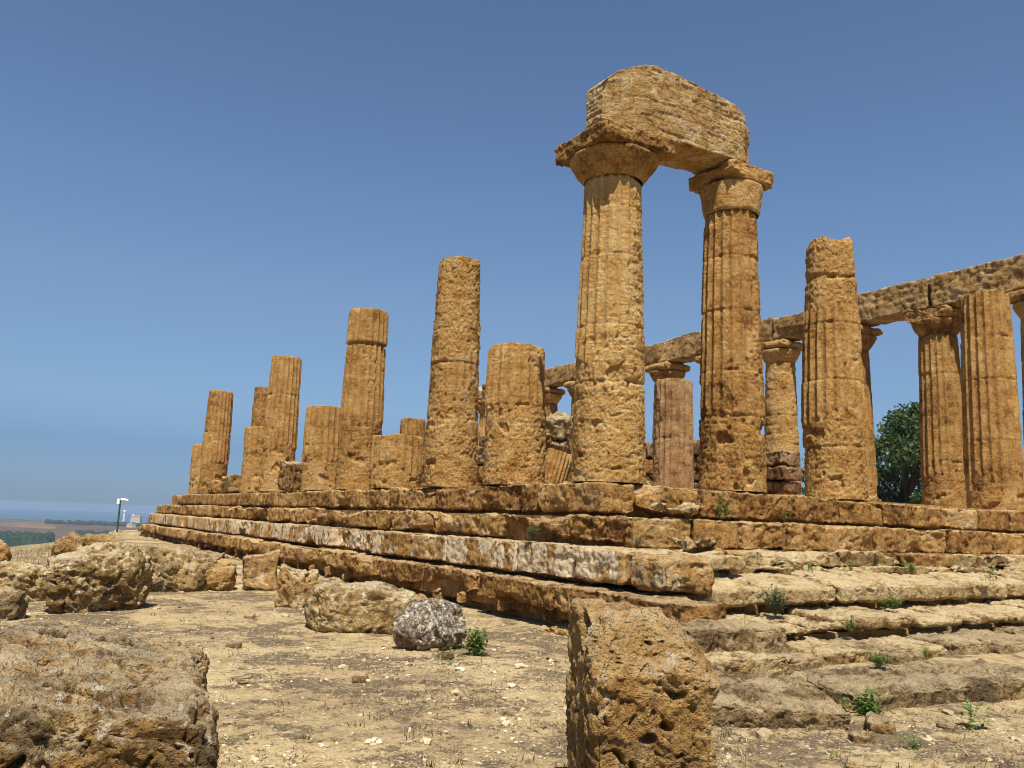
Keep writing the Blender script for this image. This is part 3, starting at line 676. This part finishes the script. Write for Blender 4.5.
slab('tilted grey slab right behind the upright orange block', (-3.22, -5.85, -2.235), (1.85, 1.2, .27), M_SLAB, (R(5), R(3), R(-28)), 821)
slab('broad flat slab at the right picture edge, lowest by the stairs', (-.45, -6.08, -2.285), (3.4, 1.12, .30), M_SLAB, (R(1), R(0), R(-4)), 833)
slab('short low slab between the tilted grey slab and the stairs', (-2.05, -4.85, -2.22), (1.2, .7, .35), M_PALE, (R(-3), 0, R(-10)), 845)
slab('dark-sided block under the stairs behind the tilted grey slab', (-1.75, -4.25, -2.08), (1.5, .8, .55), M_SLAB, (0, 0, R(-6)), 857)
for n_, (x, y, s_) in enumerate([(-4.55, -2.85, .13), (-4.4, -2.3, .10), (-2.9, -7.0, .16), (-2.55, -6.9, .22), (-3.7, -7.6, .2), (-3.6, -6.6, .14), (-1.9, -7.1, .12), (-2.2, -7.35, .10), (-5.9, -3.7, .14), (-6.5, -1.3, .12), (-6.9, -3.4, .12), (-3.1, -3.5, .14), (-2.75, -3.9, .10), (-3.4, -3.3, .12), (-5.6, 1.4, .12)]):
    z = float(height(np.array([x]), np.array([y]))[0])
    stone_thing('loose_stone', 'small pale stone lying loose on the dry ground', 'stone', (x, y, z + s_*.2), (s_*1.5, s_*1.1, s_*.8), M_PALE if n_ % 3 else M_ROCK, (0, 0, n_*1.3), 'small loose stones on the ground', rnd=s_*.3, lo=s_*.2, mid=s_*.1, fine=.004, pits=0, chip=s_*.1, cuts=3, lof=4)

# ------------------------------------------------------------------ pebbles and dry litter
rg = np.random.default_rng(5)
def ground_pts(n, d0, d1, az0=-8, az1=72, power=1.0):
    a = np.radians(rg.uniform(az0, az1, n)); d = d0*(d1/d0)**(rg.uniform(0, 1, n)**power)
    x = CAM[0] + d*np.sin(a); y = CAM[1] + d*np.cos(a)
    ok = ~((x > -2.0) & (y > -4.2)) & ~((x > -1.3) & (y > -5.4)) & (sd_plateau(x, y) < 0)
    return x[ok], y[ok]
def ground_z(x, y):
    P = np.stack([x, y, 0*x], 1)
    return height(x, y) + .018*fbm(P*2.2, 4, 2) + .010*ridge(P*9, 3, 3) + .006*fbm(P*28, 2, 4)
ico = bpy.data.meshes.new('tmp')
import bmesh
def icos(k):
    bm = bmesh.new(); bmesh.ops.create_icosphere(bm, subdivisions=k, radius=1); bm.verts.ensure_lookup_table()
    r = np.array([v_.co[:] for v_ in bm.verts]), np.array([[v_.index for v_ in f_.verts] for f_ in bm.faces]); bm.free(); return r
IV, IF = icos(2); JV, JF = icos(1)
def join(parts):
    Vs, Fs, b_ = [], [], 0
    for V, F in parts: Vs.append(V); Fs.append(F + b_); b_ += len(V)
    return np.concatenate(Vs), np.concatenate(Fs)
def pebbles(n0, d1, smin, smax, k, TV, TF):
    x, y = ground_pts(n0, 3.2, d1); n = len(x); z = ground_z(x, y)
    cl = fbm(np.stack([x, y, 0*x], 1)*.9, 3, 44); keep = cl + rg.normal(0, .35, n) > -.1; x, y, z = x[keep], y[keep], z[keep]; n = len(x)
    s_ = np.minimum(smin*np.exp(rg.exponential(k, n)), smax)
    sc = np.stack([s_*rg.uniform(.8, 1.6, n), s_*rg.uniform(.7, 1.1, n), s_*rg.uniform(.35, .75, n)], 1); ang = rg.uniform(0, 6.28, n)
    bv = TV[None]*(1 + .22*rg.normal(size=(n, len(TV), 1))) * sc[:, None, :]
    ca, sa = np.cos(ang)[:, None], np.sin(ang)[:, None]
    V = np.stack([bv[..., 0]*ca - bv[..., 1]*sa + x[:, None], bv[..., 0]*sa + bv[..., 1]*ca + y[:, None], bv[..., 2] + z[:, None] + sc[:, 2:3]*.2], -1).reshape(-1, 3)
    return V, (TF[None] + (np.arange(n)*len(TV))[:, None, None]).reshape(-1, 3)
V, F = join([pebbles(2600, 30, .016, .05, .45, IV, IF), pebbles(95000, 22, .0045, .018, .5, JV, JF)])
def pebmat():
    t = NT('pebbles'); g = nd(t.t, 'ShaderNodeNewGeometry')
    c = t.ramp(g.outputs['Random Per Island'], [(0, (.17, .115, .07)), (.35, (.38, .28, .165)), (.75, (.55, .43, .25)), (1, (.68, .58, .42))])
    n = t.noise(g.outputs['Position'], 60, 4); c = t.mix(.5, c, t.ramp(n, [(.3, (.5, .5, .5)), (.7, (1.2, 1.2, 1.2))]), 'MULTIPLY')
    t.l(c, t.b.inputs['Base Color']); return t.m
tag(obj('gravel', to_mesh('gravel', V, F, pebmat(), False)), 'pale pebbles and gravel strewn over the dry ground', 'gravel', kind='stuff')
x, y = ground_pts(70000, 3.2, 22); cl = fbm(np.stack([x, y, 0*x], 1)*.75, 3, 61); keep = cl + rg.normal(0, .18, len(x)) > .12; x, y = x[keep], y[keep]; n = len(x); z = ground_z(x, y)
L = rg.uniform(.02, .10, n); a = rg.uniform(0, 6.28, n); wd = rg.uniform(.0012, .004, n); pt = rg.uniform(-.1, .5, n)
d = np.stack([np.cos(a)*np.cos(pt), np.sin(a)*np.cos(pt), np.sin(pt)], 1)*L[:, None]; sd_ = np.stack([-np.sin(a), np.cos(a), 0*a], 1)*wd[:, None]
o_ = np.stack([x, y, z + .004], 1); md = o_ + d*.5 + np.array([0, 0, .012])
V = np.stack([o_ - sd_, o_ + sd_, md + sd_, md - sd_, o_ + d + sd_*.3, o_ + d - sd_*.3], 1).reshape(-1, 3)
b6 = np.arange(n)[:, None]*6
F = np.concatenate([b6 + np.array([0, 1, 2, 3]), b6 + np.array([3, 2, 4, 5])])
tm = NT('dry_litter'); g_ = nd(tm.t, 'ShaderNodeNewGeometry'); tm.l(tm.ramp(g_.outputs['Random Per Island'], [(0, (.05, .033, .02)), (.5, (.16, .105, .06)), (.8, (.34, .25, .14)), (1, (.5, .4, .25))]), tm.b.inputs['Base Color'])
tag(obj('dry_litter', to_mesh('dry_litter', V, F, tm.m, False)), 'brown dry grass stalks littering the ground', 'dry grass', kind='stuff')

x, y = ground_pts(420, 4, 24); n0 = len(x); cx = np.repeat(x, 14); cy = np.repeat(y, 14); n = len(cx)
rad_ = np.repeat(rg.uniform(.015, .06, n0), 14)
x = cx + rg.normal(0, 1, n)*rad_; y = cy + rg.normal(0, 1, n)*rad_; z = ground_z(x, y)
L = rg.uniform(.02, .075, n); a = rg.uniform(0, 6.28, n); ln = rg.uniform(.2, 1.3, n)
o_ = np.stack([x, y, z], 1); d = np.stack([np.cos(a)*np.sin(ln), np.sin(a)*np.sin(ln), np.cos(ln)], 1)*L[:, None]; sd_ = np.stack([-np.sin(a), np.cos(a), 0*a], 1)*rg.uniform(.002, .006, n)[:, None]
V = np.stack([o_-sd_, o_+sd_, o_+d+sd_*.3, o_+d-sd_*.3], 1).reshape(-1, 3)
tf = NT('sparse_tufts'); gg = nd(tf.t, 'ShaderNodeNewGeometry'); tf.l(tf.ramp(tf.noise(gg.outputs['Position'], 1.6, 2), [(.40, (.12, .08, .045)), (.5, (.26, .20, .09)), (.6, (.12, .14, .04))]), tf.b.inputs['Base Color'])
tag(obj('sparse_grass', to_mesh('sparse_grass', V, np.arange(len(V)).reshape(-1, 4), tf.m, False)), 'tiny half dry grass tufts dotted over the gravelly ground', 'grass', kind='stuff')

# ------------------------------------------------------------------ weeds
def weed_mesh(size, n, seed, spread=.7, leafw=.16, upright=.5, mat=M_WEED, leaves=5):
    g = np.random.default_rng(seed); Vs = []
    for i in range(n):
        a = g.uniform(0, 6.28); tilt = g.uniform(.05, 1.0)*(1-upright)*1.5; L = size*g.uniform(.5, 1.0)
        dirv = np.array([math.cos(a)*math.sin(tilt), math.sin(a)*math.sin(tilt), math.cos(tilt)])
        b0 = np.array([g.normal(0, size*.16*spread), g.normal(0, size*.16*spread), 0])
        side = np.array([-math.sin(a), math.cos(a), 0])*size*.012
        top_ = b0 + dirv*L; Vs.append([b0-side, b0+side, top_+side*.4, top_-side*.4])
        for k in range(leaves):
            q = b0 + dirv*L*g.uniform(.25, 1.0); a2 = g.uniform(0, 6.28); e = g.uniform(-.2, .9)
            ld = np.array([math.cos(a2)*math.cos(e), math.sin(a2)*math.cos(e), math.sin(e)]); l2 = size*leafw*g.uniform(.7, 1.6)
            s2 = np.cross(ld, [0, 0, 1.]); s2 /= np.linalg.norm(s2)+1e-6; s2 = s2*l2*.26
            Vs.append([q, q + ld*l2*.5 + s2, q + ld*l2 + np.array([0, 0, -l2*.15]), q + ld*l2*.5 - s2])
    V = np.array(Vs).reshape(-1, 3); F = np.arange(len(V)).reshape(-1, 4)
    return to_mesh('weed', V, F, mat, False)
def weed(label, loc, size, n, seed, **kw):
    tag(obj('weed', weed_mesh(size*.92, n, seed, **kw), None, loc), label, 'weed', 'weeds growing among the stones')
weed('bright green leafy weed at the right foot of the speckled grey boulder', (-4.02, -2.62, -2.31), .36, 60, 1, leaves=8)
weed('thin upright weed standing alone in front of the grey boulder', (-4.75, -3.25, -2.30), .26, 5, 2, upright=.9, leaves=8)
weed('tall weed on the top step below the dark flat slab', (1.75, -1.0, -.55), .50, 12, 3, upright=.85, leaves=9)
weed('little weed on the platform in front of the dark flat slab', (.95, .2, -.03), .22, 10, 4, leaves=6)
weed('dull bushy weed hanging on the white stucco step', (-1.45, .15, -1.03), .30, 34, 5, mat=M_WEED2, leaves=6)
weed('low dark weed at the foot of the second step near the corner', (-.45, -1.35, -1.04), .24, 26, 6, mat=M_WEED2, leaves=6, upright=.2)
weed('large grassy grey-green tussock on the stairs', (.45, -3.25, -1.86), .42, 120, 7, mat=M_WEED2, leaves=2, upright=.45)
weed('green weed right of the grassy tussock below the stair edge', (1.0, -4.05, -2.03), .26, 18, 8, leaves=7)
weed('bright green clump on the broad flat slab', (-.85, -5.75, -2.14), .22, 34, 9, leaves=8)
weed('bushy weed between the tilted slab and the broad slab', (-2.15, -6.5, -2.40), .34, 40, 10, leaves=7)
weed('small weed on the gravel below the broad slab', (-2.75, -7.35, -2.42), .20, 16, 11, leaves=7)
weed('spindly tall weed in front of the broad slab near the right edge', (-1.75, -7.25, -2.42), .36, 8, 12, upright=.8, leaves=9)
weed('leafy sprig on the upper tread, leftmost of the tread weeds', (2.35, -2.35, -1.38), .24, 12, 13, leaves=7)
weed('sparse weed on the upper tread left of the broken front column foot', (3.5, -2.25, -1.36), .26, 8, 14, leaves=7, upright=.8)
weed('broad low weed in the middle of the upper tread', (5.1, -2.3, -1.38), .30, 24, 15, leaves=6, upright=.3)
weed('dark tuft under the second step right of centre', (4.9, -1.75, -1.28), .26, 26, 16, leaves=6, mat=M_WEED2)
weed('upright weed on the lower tread near the right edge', (6.2, -3.15, -1.52), .40, 8, 17, leaves=10, upright=.9)
weed('creeping weed at the foot of the upper tread riser', (3.2, -3.2, -1.86), .28, 26, 18, leaves=6, upright=.2)
weed('leafy weed on the second step top at the front', (3.2, -1.1, -.56), .26, 10, 19, leaves=7)
weed('low weed in the joint of the lowest stair near the right edge', (1.3, -4.95, -2.3), .22, 18, 20, leaves=6)
weed('dry pale grass below the pale cracked rock', (-7.95, 3.9, -2.3), .40, 140, 21, mat=M_WEED2, leaves=1, upright=.6)
weed('bit of weed beside the small square brown block', (-3.55, 5.9, -2.3), .30, 30, 22, mat=M_WEED2, leaves=4)
# dry grass fringe along the hilltop edge
x = rg.uniform(-14, -6, 3600); y = 15.5 + (x + 8)*3.6 + rg.uniform(-5, 5, 3600)*1.4; z = ground_z(x, y); n = len(x)
L = rg.uniform(.08, .32, n); a = rg.uniform(0, 6.28, n); ln = rg.uniform(.2, 1.1, n)
o_ = np.stack([x, y, z], 1); d = np.stack([np.cos(a)*np.sin(ln), np.sin(a)*np.sin(ln), np.cos(ln)], 1)*L[:, None]; sd_ = np.stack([-np.sin(a), np.cos(a), 0*a], 1)*.008
V = np.stack([o_-sd_, o_+sd_, o_+d+sd_*.2, o_+d-sd_*.2], 1).reshape(-1, 3)
tag(obj('dry_grass', to_mesh('dry_grass', V, np.arange(len(V)).reshape(-1, 4), M_DRY, False)), 'straw-coloured dry grass on the hilltop edge at the left', 'dry grass', kind='stuff')

# ------------------------------------------------------------------ tree behind the far row
def leaf_cloud(centres, radii, per, size, seed):
    g = np.random.default_rng(seed); out = []
    for c, r in zip(centres, radii):
        n = int(per*r*r)
        d = g.normal(size=(n, 3)); d /= np.linalg.norm(d, axis=1, keepdims=True)
        p = c + d*(r*g.uniform(.35, 1.0, n)**.5*(1 + .25*g.normal(size=n)))[:, None]*np.array([1, 1, .85])
        a = g.normal(size=(n, 3)); a /= np.linalg.norm(a, axis=1, keepdims=True)
        b_ = np.cross(a, g.normal(size=(n, 3))); b_ /= np.linalg.norm(b_, axis=1, keepdims=True)
        s = size*g.uniform(.6, 1.3, n)[:, None]
        out.append(np.stack([p - a*s, p + b_*s*.5, p + a*s, p - b_*s*.5], 1).reshape(-1, 3))
    V = np.concatenate(out); return V, np.arange(len(V)).reshape(-1, 4)
def tube(pts, rad, n=8):
    pts = np.array(pts, float); V = []
    for i, p_ in enumerate(pts):
        t_ = pts[min(i+1, len(pts)-1)] - pts[max(i-1, 0)]; t_ /= np.linalg.norm(t_)
        u_ = np.cross(t_, [.3, 1, .1]); u_ /= np.linalg.norm(u_); v_ = np.cross(t_, u_)
        a_ = np.linspace(0, 2*np.pi, n, endpoint=False)
        V.append(p_ + rad[i]*(np.cos(a_)[:, None]*u_ + np.sin(a_)[:, None]*v_))
    return np.concatenate(V), grid_faces(n, len(pts), True)
def join(parts):
    Vs, Fs, b_ = [], [], 0
    for V, F in parts: Vs.append(V); Fs.append(F + b_); b_ += len(V)
    return np.concatenate(Vs), np.concatenate(Fs)
def tree(label, loc, H, Wd, seed, group=None):
    g = np.random.default_rng(seed); root = empty('leafy_tree', loc); tag(root, label, 'tree', group)
    limbs = [tube([(0, 0, -.5), (.1, 0, H*.2), (.0, .1, H*.45), (.1, .1, H*.8)], [.32, .26, .18, .05])]
    cs, rs = [], []
    for i in range(46):
        a = g.uniform(0, 6.28); zf = g.uniform(.16, .95); rr_ = Wd*.5*math.sqrt(max(.05, 1 - ((zf-.45)/.6)**2))*g.uniform(.35, .95)
        c = np.array([math.cos(a)*rr_, math.sin(a)*rr_, H*zf]); r_ = g.uniform(.75, 1.35)*Wd/10
        cs.append(c); rs.append(r_)
        limbs.append(tube([(0, 0, H*zf*.5), c*np.array([.5, .5, .82]), c], [.12, .07, .02], 6))
        for k in range(4):
            d_ = g.normal(size=3); d_ /= np.linalg.norm(d_); d_[2] = abs(d_[2])*.8
            cs.append(c + d_*r_*g.uniform(.8, 1.25)); rs.append(r_*g.uniform(.28, .5))
    V, F = join(limbs); obj('trunk', to_mesh('trunk', V, F, M_BARK), root)
    V, F = leaf_cloud(cs, rs, 520, .14, seed+1); obj('crown', to_mesh('crown', V, F, M_LEAF, False), root)
tree('dense dark green tree behind the gap between broken front column and far row', (39.3, 20.0, -2.6), 9.4, 12.5, 3)

# ------------------------------------------------------------------ lamp post and far plain
def at(az, d, z=None):
    x = CAM[0] + d*math.sin(R(az)); y = CAM[1] + d*math.cos(R(az))
    if z is None: z = float(height(np.array([x]), np.array([y]))[0])
    return (x, y, z)
M_POLE = plain('dark_green_pole', (.045, .075, .05), .5, .2); M_WHITE = plain('white_paint', (.78, .77, .74), .5, var=.05)
lp = empty('lamp_post', at(7.15, 62, -6.5)); tag(lp, 'thin dark green lamp post with white lamp head above the far plain', 'lamp post')
V, F = tube([(0, 0, 0), (0, 0, 2), (0, 0, 6.15)], [.075, .065, .055], 10); obj('pole', to_mesh('pole', V, F, M_POLE), lp)
V, F = rock((.5, .24, .16), .03, .07, 0, 0, 0, 0, 0); V[:, 2] -= .25*np.maximum(V[:, 0], 0)
obj('lamp_head', to_mesh('lamp_head', V, F, M_WHITE), lp, (.25, 0, 6.2), (0, 0, R(-15)))
V, F = tube([(-.12, 0, 5.9), (-.10, 0, 6.25)], [.10, .10], 10); obj('lamp_collar', to_mesh('lamp_collar', V, F, M_WHITE), lp)
M_HW = plain('pale_plaster', (.55, .48, .38), .9); M_ROOF = plain('clay_roof', (.32, .17, .10), .9); M_GLS = plain('dark_window', (.04, .05, .06), .3)
def house(label, az, d, wd, dp, h, rot):
    root = empty('far_house', at(az, d), (0, 0, rot)); tag(root, label, 'house', 'houses on the far plain')
    V, F = lattice((wd, dp, h+2), 50); obj('wall', to_mesh('wall', V, F, M_HW, False), root, (0, 0, h/2-1))
    V = np.array([(-wd/2-.3, -dp/2-.3, 0), (wd/2+.3, -dp/2-.3, 0), (wd/2+.3, dp/2+.3, 0), (-wd/2-.3, dp/2+.3, 0), (-wd/2, 0, h*.3), (wd/2, 0, h*.3)])
    bmx = bmesh.new(); vs_ = [bmx.verts.new(q) for q in V]
    for f in ((0, 1, 5, 4), (2, 3, 4, 5), (1, 2, 5), (3, 0, 4), (3, 2, 1, 0)): bmx.faces.new([vs_[k] for k in f])
    me = bpy.data.meshes.new('roof'); bmx.to_mesh(me); bmx.free(); me.materials.append(M_ROOF); obj('roof', me, root, (0, 0, h+.01))
    for i in range(3):
        V, F = lattice((wd*.12, .1, h*.3), 50); obj('window', to_mesh('window', V, F, M_GLS, False), root, (wd*(i-1)*.3, -dp/2-.03, h*.55))
for i, (az, d, wd, dp, h, l) in enumerate([
    (4.55, 1500, 16, 10, 6, 'pale far house left of the others, right of the lone dark tree'), (4.9, 1520, 12, 9, 5, 'small far house adjoining the leftmost pale house'),
    (6.0, 1620, 22, 12, 5, 'wide low far house left of the lamp post'), (7.35, 1550, 14, 9, 6, 'far house right of the lamp post, nearest it'),
    (7.9, 2400, 20, 12, 9, 'far house on the coast strip at the platform end'), (8.15, 3000, 30, 16, 22, 'tall far coastal block beside the platform end'), (3.0, 1400, 14, 9, 5, 'lone far house left of all others')]):
    house(l, az, d, wd, dp, h, R(30*i))
for az, d, hh, l in ((7.45, 2600, 38, 'slim white tower on the coast right of the lamp post'), (7.95, 3000, 26, 'smaller white tower by the coastal block')):
    tw = empty('white_tower', at(az, d)); tag(tw, l, 'tower')
    V, F = tube([(0, 0, -2), (0, 0, hh*.9), (0, 0, hh)], [3.4, 2.4, 2.4], 14); obj('tower_shaft', to_mesh('tower_shaft', V, F, M_WHITE), tw)
    V, F = tube([(0, 0, hh), (0, 0, hh+3), (0, 0, hh+5)], [3.6, 3.6, .4], 14); obj('tower_head', to_mesh('tower_head', V, F, M_WHITE), tw)
g = np.random.default_rng(8)
def wood(az0, az1, d0, d1, n, r0, r1, name, label, seed):
    a_ = g.uniform(az0, az1, n); dd = g.uniform(d0, d1, n); parts = []
    x_ = CAM[0] + dd*np.sin(np.radians(a_)); y_ = CAM[1] + dd*np.cos(np.radians(a_)); z_ = height(x_, y_)
    for i in range(n):
        r_ = g.uniform(r0, r1); W_ = IV*np.array([r_, r_, r_*g.uniform(.8, 1.3)]); W_ = W_*(1 + .35*pn(IV*1.7 + i, seed))[:, None]
        parts.append((W_ + np.array([x_[i], y_[i], z_[i] + r_*.5]), IF))
    V, F = join(parts); tag(obj(name, to_mesh(name, V, F, M_WOOD, True)), label, 'wood', kind='stuff')
wood(-3, 3.7, 950, 1600, 1000, 3, 7, 'far_wood', 'dark green wood on the plain below the hilltop at the left', 3)
wood(3.6, 6.5, 1080, 1220, 160, 2.5, 5, 'far_scrub', 'dark scrub patches below the far houses', 4)
wood(5.0, 9.0, 1700, 1850, 170, 3, 6, 'far_hedge', 'dark hedgerow trees along the far plain', 5)
wood(3.2, 9.0, 2500, 2600, 170, 3, 7, 'coast_trees', 'dark band of trees near the coast', 6)
for i, (az, d) in enumerate([(3.55, 1480), (5.35, 1450), (6.8, 1400), (7.1, 1480), (8.0, 1500), (5.7, 1750)]):
    V = IV*np.array([6, 6, 7.5])*(1 + .4*pn(IV*1.5 + i*3.3, i))[:, None]; V[:, 2] += 7
    root = empty('far_tree', at(az, d)); tag(root, ['lone dark round far tree in the brown field', 'far tree right of the small adjoining house', 'far tree behind the lamp post left', 'far tree right beside the lamp post', 'rightmost far tree by the boulders', 'far tree above the wide low house'][i], 'tree', 'single far trees')
    obj('crown', to_mesh('crown', V, IF, M_WOOD), root)
    V, F = tube([(0, 0, -1), (0, 0, 5)], [.5, .3]); obj('trunk', to_mesh('trunk', V, F, M_BARK), root)

# ------------------------------------------------------------------ haze
V, F = lattice((52000, 52000, 195), 60000)
hz = obj('haze', to_mesh('haze', V, F, None, False), None, (0, 0, 9 - 97.5)); tag(hz, kind='stuff')
hm = bpy.data.materials.new('pale_air'); hm.use_nodes = True; ht = hm.node_tree
ht.nodes.remove(ht.nodes['Principled BSDF'])
pv = ht.nodes.new('ShaderNodeVolumePrincipled'); pv.inputs['Density'].default_value = 1.5e-4; pv.inputs['Color'].default_value = (.45, .58, .73, 1); pv.inputs['Anisotropy'].default_value = .1
ht.links.new(pv.outputs[0], ht.nodes['Material Output'].inputs['Volume'])
hz.data.materials.append(hm)
